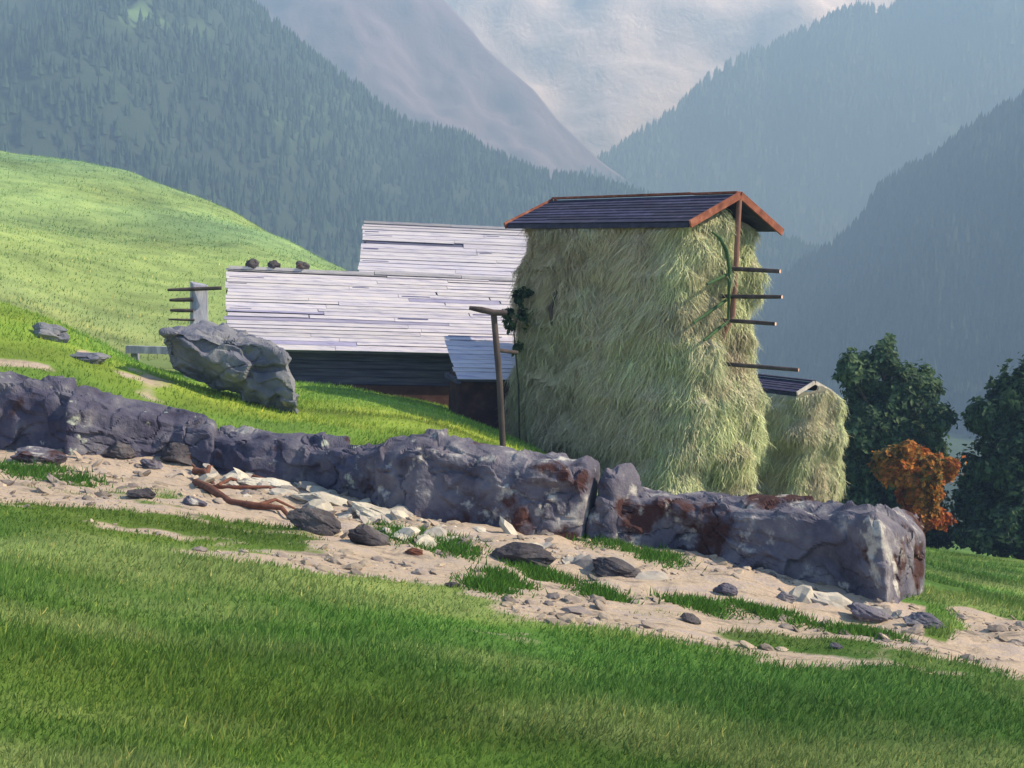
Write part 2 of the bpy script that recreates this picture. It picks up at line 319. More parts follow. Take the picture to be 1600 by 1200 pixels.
# ---------------------------------------------------------------- mountains and their forests
def mountain(ridge, Yr, foot, rows, amp, nscale, col, bulge=.0, seed=0, back=.8, dv=0):
    """ridge: (u,v) along the skyline at depth Yr(u); foot: depth at the bottom; a real slope between, and a back slope"""
    ridge = np.array(ridge, float); n = 220
    u = np.linspace(ridge[0, 0], ridge[-1, 0], n); v = np.interp(u, ridge[:, 0], ridge[:, 1]) + dv
    yr = np.interp(u, [p[0] for p in Yr], [p[1] for p in Yr]); yf = np.interp(u, [p[0] for p in foot], [p[1] for p in foot])
    R = np.array([pt(a, b, y) for a, b, y in zip(u, v, yr)])
    Ft = R.copy(); Ft[:, 0] = R[:, 0] * (.55 + .45 * yf / yr); Ft[:, 1] = yf; Ft[:, 2] = -95
    Bk = R.copy(); Bk[:, 1] = yr + (yr - yf) * back; Bk[:, 0] = R[:, 0] * (1 + .3 * back); Bk[:, 2] = -95
    s = np.linspace(0, 1, rows); sb = np.linspace(0, 1, rows // 3)[1:]
    V = []
    for k in s:
        P = Ft * (1 - k) + R * k; P[:, 2] += bulge * math.sin(math.pi * k) * (R[:, 2] - Ft[:, 2]); V.append(P)
    for k in sb: V.append(R * (1 - k) + Bk * k)
    V = np.array(V); sh = V.shape[:2]; P = V.reshape(-1, 3)
    d = fbm(P * nscale, seed, 5) * amp
    fade = np.concatenate([np.minimum(1, (1 - s) * 6) * np.minimum(1, s * 8 + .0), np.minimum(1, sb * 4)])
    P[:, 2] += d * (np.repeat(fade, sh[1]) * .9 + .1); P[:, 1] -= d * .5 * np.repeat(fade, sh[1])
    c = np.tile(np.array(col), (len(P), 1)); return P, sh, c, rows

def conifers(name, P, sh, rows, n, hmin, hmax, label, seed, mask=None, cols=((.022, .045, .022), (.045, .085, .035)), wid=.2):
    r = np.random.default_rng(seed); S = P.reshape(sh[0], sh[1], 3)
    a = r.random(n) ** .8 * (rows - 1.01); a[: n // 12] = rows - 1.01 - r.random(n // 12) * .5
    b = r.random(n) * (sh[1] - 1.01)
    i = a.astype(int); j = b.astype(int); fa = (a - i)[:, None]; fb = (b - j)[:, None]
    B = S[i, j] * (1 - fa) * (1 - fb) + S[i + 1, j] * fa * (1 - fb) + S[i, j + 1] * (1 - fa) * fb + S[i + 1, j + 1] * fa * fb
    if mask is not None: B = B[mask(B, r.random(n))]
    n = len(B); h = hmin + (hmax - hmin) * r.random(n) ** 1.5; w = h * (wid * (.8 + .5 * r.random(n)))
    k = 6; q = np.linspace(0, 2 * math.pi, k, endpoint=False); ring = np.stack([np.cos(q), np.sin(q), 0 * q], 1)
    parts = []
    for z0, z1, s in ((-.05, .62, 1.0), (.38, 1.0, .62)):
        rr = ring[None] * (w * s)[:, None, None] * (.75 + .5 * r.random((n, k, 1))); rr[:, :, 2] = (z0 * h)[:, None] + (r.random((n, k)) - .5) * .08 * h[:, None]
        tip = np.zeros((n, 1, 3)); tip[:, 0, 2] = z1 * h; tip[:, 0, 0] = (r.random(n) - .5) * .06 * h
        parts.append(np.concatenate([rr, tip], 1))
    V = np.concatenate(parts, 1) + B[:, None, :]
    f1 = np.array([[x, (x + 1) % k, k] for x in range(k)]); fa_ = np.concatenate([f1, f1 + k + 1])
    Fc = (fa_[None] + (np.arange(n) * (2 * k + 2))[:, None, None]).reshape(-1, 3)
    m = r.random(n)[:, None]; C = np.array(cols[0]) * (1 - m) + np.array(cols[1]) * m
    C = np.repeat(C, 2 * k + 2, 0)
    return tag(mesh(name, V.reshape(-1, 3), Fc, M_CONIF, None, False, C), label, "forest", kind="stuff")

# far pale massif
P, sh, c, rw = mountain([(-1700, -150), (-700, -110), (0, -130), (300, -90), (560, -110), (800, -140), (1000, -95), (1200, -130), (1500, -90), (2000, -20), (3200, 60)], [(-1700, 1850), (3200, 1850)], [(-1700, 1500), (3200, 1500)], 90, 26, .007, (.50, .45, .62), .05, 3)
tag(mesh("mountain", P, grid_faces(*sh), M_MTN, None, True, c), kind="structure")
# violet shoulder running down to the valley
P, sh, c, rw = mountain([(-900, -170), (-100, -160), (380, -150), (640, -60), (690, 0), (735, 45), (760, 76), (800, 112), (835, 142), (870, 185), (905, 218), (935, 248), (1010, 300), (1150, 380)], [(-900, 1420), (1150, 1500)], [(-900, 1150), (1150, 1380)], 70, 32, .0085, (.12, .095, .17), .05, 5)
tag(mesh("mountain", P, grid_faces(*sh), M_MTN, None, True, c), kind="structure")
# wooded blue mountain on the right, middle distance
P, sh, c, rw = mountain([(780, 330), (860, 285), (905, 262), (960, 236), (1000, 205), (1050, 172), (1080, 145), (1110, 118), (1150, 92), (1180, 74), (1203, 74), (1215, 62), (1260, 44), (1300, 22), (1345, 8), (1368, 10), (1385, 18), (1410, -2), (1500, -45), (1700, -90), (2300, -120), (3200, -100)], [(780, 1480), (1200, 1640), (3200, 1600)], [(780, 1370), (1200, 1350), (3200, 1200)], 80, 28, .0095, (.035, .05, .04), .06, 8, dv=9)
tag(mesh("mountain", P, grid_faces(*sh), M_MTN, None, True, c), kind="structure")
conifers("forest", P, sh, rw, 16000, 12, 20, "distant conifer forest covering the hazy blue mountain behind the hay rack roof", 4, cols=((.022, .038, .03), (.045, .07, .05)), wid=.24)
# left mountain with green clearings
P, sh, c, rw = mountain([(-1300, -300), (-500, -270), (0, -200), (250, -90), (380, -8), (430, 38), (468, 70), (520, 112), (560, 135), (600, 168), (640, 190), (680, 198), (720, 208), (760, 232), (800, 252), (850, 268), (900, 276), (960, 290), (1050, 318), (1150, 345), (1300, 395), (1500, 470)], [(-1300, 720), (400, 920), (1500, 1080)], [(-1300, 300), (400, 420), (900, 780), (1500, 1000)], 90, 22, .012, (.022, .042, .028), .05, 12, dv=10)
cl = fbm(P * np.array([.010, .010, .018]), 55, 3)
def clear(B, rnd):
    q = fbm(B * np.array([.010, .010, .018]), 55, 3); up = sstep(60, 190, B[:, 2])
    return rnd > np.clip(sstep(.0, .30, q) * (.35 + .65 * up) * sstep(-.10, -.30, B[:, 0] / B[:, 1]) + .12 * up, 0, .97)
tag(mesh("mountain", P, grid_faces(*sh), M_MTN, None, True, c + (sstep(-.05, .3, cl) * sstep(40, 150, P[:, 2]) * sstep(-.10, -.30, P[:, 0] / P[:, 1]) * .9)[:, None] * np.array([.10, .17, .065])), kind="structure")
conifers("forest", P, sh, rw, 26000, 7, 12.5, "blue-green conifer forest with light clearings covering the steep mountainside on the left", 6, clear, cols=((.015, .034, .024), (.03, .062, .036)))
# dark right slope
P, sh, c, rw = mountain([(1020, 560), (1130, 492), (1200, 440), (1240, 410), (1290, 378), (1325, 352), (1350, 322), (1370, 288), (1400, 268), (1425, 252), (1460, 240), (1485, 216), (1510, 196), (1540, 178), (1570, 158), (1600, 142), (1750, 50), (2100, -60), (2800, -120)], [(1020, 900), (1600, 900), (2800, 800)], [(1020, 760), (1600, 420), (2800, 300)], 90, 16, .012, (.018, .03, .022), .05, 15, dv=24)
tag(mesh("mountain", P, grid_faces(*sh), M_MTN, None, True, c), kind="structure")
conifers("forest", P, sh, rw, 20000, 9, 16, "dark blue conifer forest covering the slope rising at the right edge", 9, cols=((.014, .028, .02), (.028, .05, .032)))

# ---------------------------------------------------------------- stone wall blocks
def facets(P, n, seed, step, tilt):
    """broken-rock relief: every cell of a random partition is a plane of its own"""
    r = np.random.default_rng(seed); lo, hi = P.min(0), P.max(0); S = lo + (hi - lo) * r.random((n, 3)); o = (r.random(n) - .5) * 3 * step; g = (r.random((n, 3)) - .5) * 3 * tilt
    Q = P + .12 * np.stack([fbm(P * 2, seed, 2), fbm(P * 2, seed + 1, 2), fbm(P * 2, seed + 2, 2)], 1) * (hi - lo).max() ** .3
    W_ = np.array([.8, .8, 1.5]); out = np.zeros(len(P))
    for a in range(0, len(P), 4000):
        q = Q[a:a + 4000]; D = np.sqrt((((q[:, None] - S[None]) * W_) ** 2).sum(2)); kk = np.argpartition(D, 1, axis=1)[:, :2]; i_ = np.arange(len(q))
        sw = D[i_, kk[:, 0]] > D[i_, kk[:, 1]]; k1 = np.where(sw, kk[:, 1], kk[:, 0]); k2 = np.where(sw, kk[:, 0], kk[:, 1]); w = .5 + .5 * np.clip((D[i_, k2] - D[i_, k1]) / (1.1 * step + .03), 0, 1)
        out[a:a + 4000] = w * (o[k1] + ((q - S[k1]) * g[k1]).sum(1)) + (1 - w) * (o[k2] + ((q - S[k2]) * g[k2]).sum(1))
    return out
def unit(v): v = np.asarray(v, float); return v / np.linalg.norm(v)
def ledge(name, tops, bots, thick, mat, label, cat, seed, group=None, amp=.10, lean=.12):
    """block of a rough stone wall: cross-sections along its foot, rounded, weathered all over"""
    tops = np.array(tops, float); bots = np.array(bots, float)
    Bt = np.array([plane_hit(*b) for b in bots]); Tp = []
    for k, tp in enumerate(tops):
        yb = np.interp(tp[0], bots[:, 0], Bt[:, 1]); Tp.append(pt(tp[0], tp[1], yb + lean))
    Tp = np.array(Tp)
    ln = np.linalg.norm(np.diff(Bt[[0, -1]], axis=0)); ns = max(24, int(ln / .026))
    def res(A, n):
        s = np.concatenate([[0], np.cumsum(np.linalg.norm(np.diff(A, axis=0), axis=1))]); q = np.linspace(0, s[-1], n)
        return np.stack([np.interp(q, s, A[:, k]) for k in range(3)], 1)
    Bq = res(Bt, ns); Tq = res(Tp, ns)
    tan = unit((Bq[-1] - Bq[0]) * [1, 1, 0]); nb = np.array([-tan[1], tan[0], 0])
    K = 110; rows = []
    for i in range(ns):
        e = min(i, ns - 1 - i) / max(1, (ns - 1)) * ln; sc = math.sqrt(max(0, 1 - max(0, 1 - e / .14) ** 2)) * .28 + .72
        b, t = Bq[i], Tq[i]; H = t - b
        prof = [(0.0, -.5), (.0, .2), (-.02, .5), (.0, .80), (.05, .89), (.12, .93), (.5, 1.02), (.85, 1.05), (1.0, .95), (1.05, .4), (1.05, -.5)]
        pr = [b + H * z + nb * thick * d for d, z in prof]
        pr = res(np.array(pr), K)
        cen = b + H * .4 + nb * thick * .5
        rows.append(cen + (pr - cen) * sc)
    c0 = np.tile(rows[0].mean(0), (K, 1)); c1 = np.tile(rows[-1].mean(0), (K, 1))
    rows = [c0, c0 + (rows[0] - c0) * .5, c0 + (rows[0] - c0) * .85] + rows + [c1 + (rows[-1] - c1) * .85, c1 + (rows[-1] - c1) * .5, c1]
    V = np.array(rows); sh = V.shape[:2]; P = V.reshape(-1, 3)
    cen = V.mean(1, keepdims=True); dr = (V - cen).reshape(-1, 3); dr /= np.linalg.norm(dr, axis=1, keepdims=True) + 1e-6
    big = fbm(P * 1.1, seed, 3); fine = fbm(P * 3.5, seed + 7, 5, .6)
    crack = np.abs(fbm(P * np.array([1.0, 1.0, 1.7]), seed + 13, 3)); cr = -(1 - sstep(0, .07, crack))
    lay = -(1 - sstep(0, .10, np.abs(np.sin((P[:, 2] * 5.2 + .7 * fbm(P * .8, seed + 3, 2)))))) * sstep(-.2, .3, fbm(P * .9, seed + 5, 2))
    nf = max(10, int(ln * 9)); f1 = facets(P, nf, seed + 31, .019, .085); f2 = facets(P, nf * 7, seed + 37, .009, .14)
    fz = np.minimum(1, np.minimum(np.arange(sh[0]), np.arange(sh[0])[::-1]) / 10.0).repeat(sh[1])
    P = P + dr * ((big * amp * .15 + cr * .05 + lay * .03 + f1 + f2 + fine * .012) * (.08 + .92 * fz))[:, None]
    Fc = grid_faces(*sh)[:, ::-1]
    return tag(mesh(name, P, Fc, mat, None, False), label, cat, group)

WG = "rough blocks of the long stone wall"
ledge("stone_block", [(-330, 545), (-120, 572), (0, 593), (70, 606), (124, 620)], [(-330, 655), (-120, 670), (0, 692), (70, 702), (124, 712)], .95, M_ROCKB, "tall blue-grey wall block at the uphill left end of the stone wall", "stone block", 3, WG)
ledge("stone_block", [(100, 614), (200, 640), (270, 656), (332, 668)], [(98, 710), (200, 716), (270, 722), (335, 734)], .9, M_ROCKB, "dark wall slab under a pale ledge, uphill of the reddish dead branches", "stone block", 13, WG, amp=.1)
ledge("stone_block", [(308, 670), (380, 686), (470, 694), (592, 702)], [(308, 728), (400, 746), (480, 756), (604, 792)], .85, M_ROCKB, "low blue-grey wall block directly downhill of the big boulder", "stone block", 23, WG)
ledge("stone_block", [(580, 694), (640, 692), (750, 708), (830, 724), (926, 730)], [(586, 788), (650, 802), (720, 810), (800, 826), (908, 840)], .85, M_ROCK, "thick wall block with brown lichen patches between the leaning drying pole and the upright crack", "stone block", 33, WG)
ledge("stone_block", [(932, 730), (945, 734), (957, 744)], [(926, 838), (940, 842), (956, 846)], .7, M_ROCK, "narrow pale end stone standing past the upright crack in the wall", "stone block", 43, WG, amp=.04)
ledge("stone_block", [(915, 800), (962, 769), (1100, 786), (1200, 790), (1300, 800), (1375, 810), (1435, 822), (1450, 832)], [(912, 838), (1000, 850), (1060, 856), (1130, 874), (1300, 908), (1385, 936), (1446, 919)], .9, M_ROCK, "longest wall block, at the downhill end, with pale sunlit right end and reddish brown lichen", "stone block", 53, WG)

# ---------------------------------------------------------------- boulder and loose stones
def icosphere(n):
    import bmesh
    bm = bmesh.new(); bmesh.ops.create_icosphere(bm, subdivisions=n, radius=1.0)
    bm.verts.ensure_lookup_table()
    V = np.array([v.co[:] for v in bm.verts]); Fc = np.array([[v.index for v in f.verts] for f in bm.faces]); bm.free(); return V, Fc
ICO4 = icosphere(5)
def loose(u, v, wpx, hpx, deep, mat, label, seed, name="rock", group="loose stones on the dry bank", tilt=None, cuts=7, parent=None):
    """angular stone of wpx by hpx photo pixels whose foot is on the ground at (u, v)"""
    p = hit(u, v); k = p[1] / F; r = np.random.default_rng(seed)
    V, Fc = ICO4; V = V.copy()
    for _ in range(cuts):       # planar facets
        n = unit(r.normal(size=3)); d = .55 + .3 * r.random(); s = V @ n; V -= np.maximum(0, s - d)[:, None] * n
    V *= 1 + (.08 * fbm(V * 1.7, seed, 4) + facets(V, 26, seed, .04, .12) + facets(V, 160, seed + 1, .014, .15))[:, None]
    V = V / (V.max(0) - V.min(0)) * 1.0
    S = np.array([wpx * k, deep * wpx * k, hpx * k * 1.25])
    V = V * S; a = tilt if tilt is not None else r.normal() * .12 + .15
    ca, sa = math.cos(a), math.sin(a); V = np.stack([V[:, 0] * ca + V[:, 2] * sa, V[:, 1], -V[:, 0] * sa + V[:, 2] * ca], 1)
    V = V + p + np.array([0, deep * wpx * k * .3, hpx * k * .24])
    return tag(mesh(name, V, Fc, mat, None, False), label, "rock", group)

def boulder():
    Y = 24.0
    front = [(262, 548), (270, 578), (330, 606), (400, 628), (462, 650), (466, 636), (456, 590), (444, 550), (415, 540), (350, 528), (300, 520), (254, 520)]
    back = [(300, 545), (320, 570), (380, 590), (440, 600), (455, 600), (440, 548), (400, 526), (330, 508), (290, 506), (262, 512)]
    import bmesh
    bm = bmesh.new()
    for k_, (u, v) in enumerate(front): bm.verts.new(pt(u, v, Y + (.75 if 0 < k_ < 4 else .35 if k_ in (0, 4) else 0)))
    for (u, v) in back: bm.verts.new(pt(u, v, Y + 1.7))
    bmesh.ops.convex_hull(bm, input=bm.verts)
    bmesh.ops.triangulate(bm, faces=bm.faces)
    for _ in range(8):
        es = [e for e in bm.edges if e.calc_length() > .06]
        if not es: break
        bmesh.ops.subdivide_edges(bm, edges=es, cuts=1, use_grid_fill=False); bmesh.ops.triangulate(bm, faces=[f for f in bm.faces if len(f.verts) > 3])
    for _ in range(2): bmesh.ops.smooth_vert(bm, verts=bm.verts, factor=.5, use_axis_x=True, use_axis_y=True, use_axis_z=True)
    bm.normal_update(); bm.verts.ensure_lookup_table()
    V = np.array([v.co[:] for v in bm.verts]); N = np.array([v.normal[:] for v in bm.verts]); Fc = np.array([[v.index for v in f.verts] for f in bm.faces]); bm.free()
    d = fbm(V * 1.2, 71, 3) * .05 + facets(V, 30, 73, .035, .13) + facets(V, 330, 74, .011, .15) + fbm(V * 5, 72, 4, .6) * .015 - (1 - sstep(0, .08, np.abs(fbm(V * np.array([.8, .8, 1.6]), 75, 3)))) * .06
    tag(mesh("boulder", V + N * d[:, None], Fc, M_BOULD, None, False), "big wedge-shaped grey boulder with overhanging left tip in front of the barn", "boulder")
boulder()

M_CREAM = M("cream_stone", [(.3, (.30, .27, .25)), (.5, (.50, .46, .39)), (.7, (.64, .60, .52))], spot=[(2.0, .64, .70, (.16, .15, .18))], **ROCK)
LOOSE = [
 (505, 790, 120, 22, .6, M_CREAM, "broad cream rock slab lying below the wall, right of the dead branches"),
 (588, 812, 110, 20, .6, M_CREAM, "cream rock slab farther downhill, between the dead branches and the bright grass tuft"),
 (420, 764, 90, 16, .6, M_CREAM, "thin cream slab lying behind the dead branches at the wall's foot"),
 (70, 530, 66, 26, .7, M_BOULD, "flat grey rock half sunk in the grassy mound at the far left"),
 (138, 566, 60, 20, .8, M_BOULD, "smaller grey rock on the mound, between the flat rock and the boulder"),
 (182, 716, 60, 30, .6, M_DARK, "brown-black stone against the foot of the wall, above the first grass tuft"),
 (290, 726, 88, 36, .6, M_DARK, "large blackish stone jutting from the wall's foot left of the dead branches"),
 (55, 722, 84, 24, .6, M_ROCK, "flat purple-grey stone on the pale soil below the wall's left end"),
 (235, 732, 40, 18, .6, M_ROCK, "small grey stone between the two blackish stones below the wall"),
 (222, 778, 48, 16, .7, M_DARK, "low dark stone on the bank downhill of the two blackish stones"),
 (300, 790, 40, 14, .7, M_ROCK, "little whitish-grey stone below the left end of the dead branches"),
 (490, 832, 90, 40, .5, M_DARK, "black hollowed rock below the right end of the dead branches"),
 (572, 852, 66, 36, .6, M_DARK, "rounded dark rock with a reddish right side, touching the hollowed rock"),
 (648, 867, 30, 12, .6, M_BRANCH, "small dark red stone under the bright green grass tuft"),
 (806, 884, 110, 42, .6, M_DARK, "wide brown rock under a pale crest in the middle of the bank"),
 (960, 900, 90, 26, .7, M_DARK, "sandy brown rock downhill of the wide brown rock"),
 (706, 918, 28, 10, .7, M_DARK, "tiny dark stone alone on the sand in mid-bank"),
 (1080, 974, 36, 15, .6, M_DARK, "dark rectangular stone lying lowest, next to a white streak of soil"),
 (1135, 930, 42, 22, .7, M_ROCK, "rough grey stone on the bank below the middle of the longest wall block"),
 (1228, 940, 32, 18, .7, M_ROCK, "round grey stone lying alone on yellow soil near the wall's downhill end"),
 (1362, 972, 76, 26, .6, M_ROCK, "long grey stone below the sunlit end of the wall"),
 (1448, 982, 64, 26, .6, M_ROCK, "purple-grey stone farthest right, downhill of the wall's end"),
 (1306, 1014, 24, 9, .7, M_ROCK, "tiny grey stone on the pinkish soil, lowest on the right"),
 (1240, 900, 84, 22, .6, M_ROCKB, "flat bluish stone lying tight against the longest wall block"),
]
for i, a in enumerate(LOOSE): loose(*a, 100 + i)

def rubble(name, n, smin, smax, label, seed, mat, area=None, flat=.55):
    r = np.random.default_rng(seed); V0, F0 = ICO1; pts = []
    if area is None:
        y = 9.5 * (19.5 / 9.5) ** r.random(n * 6); t = -.56 + 1.1 * r.random(n * 6); x = t * y
        q = fbm(np.stack([x * 1.1, y * 1.6, 0 * x], 1), 61, 3); k = (Gs(soil, x, y) > .55) & (y < Yw(t) + .2) & (q + .5 * r.random(len(x)) > .22); x, y = x[k][:n], y[k][:n]
    else:
        xs, yy = [], []
        for (u, v, a, b, m) in area:
            c = hit(u, v); kk = c[1] / F; d = r.normal(size=(m, 2)) * .5; xs.append(c[0] + d[:, 0] * a * kk); yy.append(c[1] + d[:, 1] * b * kk * 5 - d[:, 0] * a * kk * .45)
        x = np.concatenate(xs); y = np.concatenate(yy); k = y < Yw(x / y) + .1; x, y = x[k], y[k]
    n = len(x); s = smin + (smax - smin) * r.random(n) ** 5
    S = np.stack([s * (.8 + .7 * r.random(n)), s * (.7 + .5 * r.random(n)), s * flat * (.5 + .7 * r.random(n))], 1)
    V = V0[None] * (1 + .5 * (r.random((n, len(V0), 1)) - .5)) * S[:, None, :]
    a = r.random(n) * 6.3; ca, sa = np.cos(a)[:, None], np.sin(a)[:, None]; tl = (r.normal(size=n) * .35)[:, None]
    X = V[:, :, 0] * ca - V[:, :, 1] * sa; Yq = V[:, :, 0] * sa + V[:, :, 1] * ca; Zq = V[:, :, 2] + X * np.tan(np.clip(tl, -.7, .7)) - X * .08
    V = np.stack([X + x[:, None], Yq + y[:, None], Zq + (G(x, y) + s * flat * .12)[:, None]], 2)
    Fc = (F0[None] + (np.arange(n) * len(V0))[:, None, None]).reshape(-1, 3)
    m = r.random((n, 1)); C = (np.array([.21, .18, .18]) * (1 - m) + np.array([.47, .38, .29]) * m) * (.55 + .65 * r.random((n, 1)))
    if area is not None: C = (np.array([.33, .30, .29]) * (1 - m) + np.array([.56, .51, .43]) * m) * (.75 + .3 * r.random((n, 1)))
    tag(mesh(name, V.reshape(-1, 3), Fc, mat, None, False, np.repeat(C, len(V0), 0)), label, "gravel", kind="stuff")
ICO1 = icosphere(2)
M_GRAVEL = M("gravel_stone", [(.3, (.7, .7, .74)), (.7, (1.1, 1.08, 1.05))], scale=6, attr=True, bump=.5, bscale=20, bdist=.02)
rubble("gravel", 2000, .012, .11, "loose gravel and broken stones strewn over the dry bank below the wall", 5, M_GRAVEL)
rubble("rubble", 0, .04, .26, "whitish broken rubble patch on the bank beside the dead branches", 6, M_GRAVEL, [(440, 770, 150, 16, 50), (560, 805, 160, 18, 70), (660, 838, 140, 10, 30), (380, 748, 80, 10, 20), (1330, 952, 120, 8, 30), (880, 880, 120, 10, 30)])

# dead branches
def branches():
    a = Acc()
    def br(px, r0, r1):
        P = [hit(u, v) + np.array([0, 0, .05 + .05 * math.sin(i * 2.1)]) for i, (u, v) in enumerate(px)]
        a.tube(P, np.linspace(r0, r1, len(P)), 7, jit=.35)
    br([(302, 740), (320, 745), (335, 762), (380, 766), (420, 770), (462, 780)], .05, .02)
    br([(306, 758), (330, 774), (360, 786), (400, 796), (440, 804), (455, 812)], .07, .03)
    br([(322, 752), (326, 738), (336, 730)], .05, .02); br([(340, 764), (360, 756), (392, 756)], .04, .015)
    br([(395, 750), (415, 760), (432, 766)], .06, .03); br([(400, 796), (430, 790), (462, 796)], .035, .015); br([(310, 742), (300, 734)], .03, .015)
    tag(a.build("dead_branch", M_BRANCH, None, True), "reddish brown dead branches tangled on pale soil below the wall", "branch")
branches()

# ---------------------------------------------------------------- barns with board roofs
def board_roof(a, o, al, L, us, S, n, courses, base, dark, ragged=.10, thick=.016):
    """horizontal courses of overlapping weathered boards on a dark deck"""
    dw = S / courses
    a.box(o + al * .15 - n * .10, al * (L - .3), us * S, n * .09, dark)
    for i in range(courses):
        x = -ragged * rng.random()
        while x < L:
            l = 2.4 + 5 * rng.random(); x2 = min(x + l, L + ragged * rng.random())
            lo = i * dw + (rng.random() - .5) * .05 + (.06 if rng.random() < .2 else 0); hi = (i + 1.22) * dw + (rng.random() - .5) * .02
            if i == 0: lo -= .02 + .11 * rng.random()
            h0 = thick * 1.35 + .022 * rng.random() ** 2; h1 = .006
            q = base * (.86 + .18 * rng.random()) * np.array([1, 1, 1 + .08 * rng.random()])
            if rng.random() < .08: q = q * np.array([.62, .62, .80])
            if rng.random() < .22: a.box(o + al * (x + .1) + us * (lo + dw * (.25 + .5 * rng.random())) + n * (h0 + thick + .001), al * min(.4 + 1.3 * rng.random(), max(.15, x2 - x - .2)), us * (.018 + .03 * rng.random()), n * .006, np.array([.10, .10, .22]))
            sag = (rng.random() - .5) * .05
            p = [o + al * x + us * lo + n * h0, o + al * x2 + us * (lo + sag) + n * (h0 + sag * .4), o + al * x2 + us * min(hi, S + .05) + n * h1, o + al * x + us * min(hi, S + .05) + n * h1]
            if not rng.random() < .015: a.hexa(p + [k + n * thick for k in p], q)
            x = x2 + .012 + (.05 * rng.random() if rng.random() < .3 else 0)

def box_walls(a, c0, al, L, dp, D, z0, z1, th=.2):
    """four walls butted end to end; c0 front-left corner, dp pointing away"""
    up = np.array([0, 0, z1 - z0]); c0 = np.array([c0[0], c0[1], z0])
    a.box(c0, al * L, dp * th, up); a.box(c0 + dp * (D - th), al * L, dp * th, up)
    a.box(c0 + dp * th, al * th, dp * (D - 2 * th), up); a.box(c0 + dp * th + al * (L - th), al * th, dp * (D - 2 * th), up)
def gable_tri(a, c0, al, dp, D, z1, rise, th=.2):
    p = np.array([c0[0], c0[1], z1]); A = [p, p + dp * D, p + dp * D / 2 + np.array([0, 0, rise])]; B = [k + al * th for k in A]
    a.add(A + B, [[0, 2, 1], [3, 4, 5], [0, 1, 4, 3], [1, 2, 5, 4], [2, 0, 3, 5]])

def barn(name, yaw, rl, Lr, run, drop, wall_h, label, cat, courses, base):
    """rl: left end of the ridge; ridge runs along al; both slopes"""
    al = np.array([math.cos(yaw), math.sin(yaw), 0]); dp = np.array([-math.sin(yaw), math.cos(yaw), 0])
    el = rl - dp * run - np.array([0, 0, drop])
    b = thing(name, [*(rl + al * Lr / 2)[:2], float(G(rl[0] + Lr / 2, rl[1]))], label, cat)
    us = unit(rl - el); S = np.linalg.norm(rl - el); n = np.cross(al, us); n = n if n[2] > 0 else -n
    a = Acc(); board_roof(a, el, al, Lr, us, S, n, courses, base, (.10, .10, .16))
    a.build("roof", M_ROOFB, b)
    er = rl + dp * run - np.array([0, 0, drop]); us2 = unit(rl - er); n2 = np.cross(us2, al); n2 = n2 if n2[2] > 0 else -n2
    a = Acc(); board_roof(a, er + al * Lr, -al, Lr, us2, S, n2, courses, base, (.10, .10, .16)); a.build("roof", M_ROOFB, b)
    a = Acc()
    x = 0
    while x < Lr:
        l = min(2 + 1.5 * rng.random(), Lr - x); a.box(rl + al * x - dp * .13 + np.array([0, 0, .0 + .03 * rng.random()]), al * (l - .02), dp * .26, [0, 0, .10], base * (.9 + .15 * rng.random())); x += l
    a.build("ridge_board", M_ROOFB, b)
    ins = .55; zt = el[2] + drop * (ins / run) - .12
    c0 = el + dp * ins + al * .6; D = 2 * run - 2 * ins; LL = Lr - 1.2
    zw0 = zt - wall_h
    a = Acc()
    k = 0; z = zw0
    while z < zt - .02:                       # log courses, each a touch proud or shy
        hgt = min(.24, zt - z); j = .02 * rng.random()
        box_walls(a, c0 - dp * j - al * j, al, LL + 2 * j, dp, D + 2 * j, z, z + hgt - .012); z += hgt
    gable_tri(a, c0 + al * .02, al, dp, D, zt, drop * (run - ins) / run - .1); gable_tri(a, c0 + al * (LL - .22), al, dp, D, zt, drop * (run - ins) / run - .1)
    a.build("timber_wall", M_TIMBER, b)
    a = Acc(); box_walls(a, c0 - dp * .08 - al * .08, al, LL + .16, dp, D + .16, zw0 - 3.2, zw0 - .01, .36); a.build("stone_plinth", M_PLINTH, b)
    return al, dp, el, b, c0, zt
BOARD = np.array([.50, .47, .51])
yawb = math.radians(14)
rl = pt(357, 421, 37)
al, dp, el, barn1, c0, zt = barn("barn", yawb, rl, 11.2, 4.1, 2.25, 1.25, "long low barn with silvery board roof and dark timber wall behind the boulder", "barn", 22, BOARD)
barn("barn", math.radians(5), pt(569, 349, 46), 8.6, 4.6, 3.2, 2.4, "taller barn standing behind, only its pale board roof showing above the long low roof", "barn", 22, BOARD * .97)
# stones along the ridge
for i, (u, lab) in enumerate(((392, "dark stone on the barn ridge nearest the roof's left end"), (427, "dark stone on the barn ridge, middle one of three"), (470, "dark stone on the barn ridge farthest from the roof's left end"))):
    s = (u - 357) / F * 37 ; p = rl + al * s + np.array([0, 0, .20])
    V, Fc = ICO4; V = V * np.array([.21, .2, .17]) * (1 + .28 * fbm(V * 1.6, 200 + i, 4)[:, None]); V = V + p
    tag(mesh("roof_stone", V, Fc, M_DARK, None, True), lab, "stone", "dark stones weighting the barn ridge")
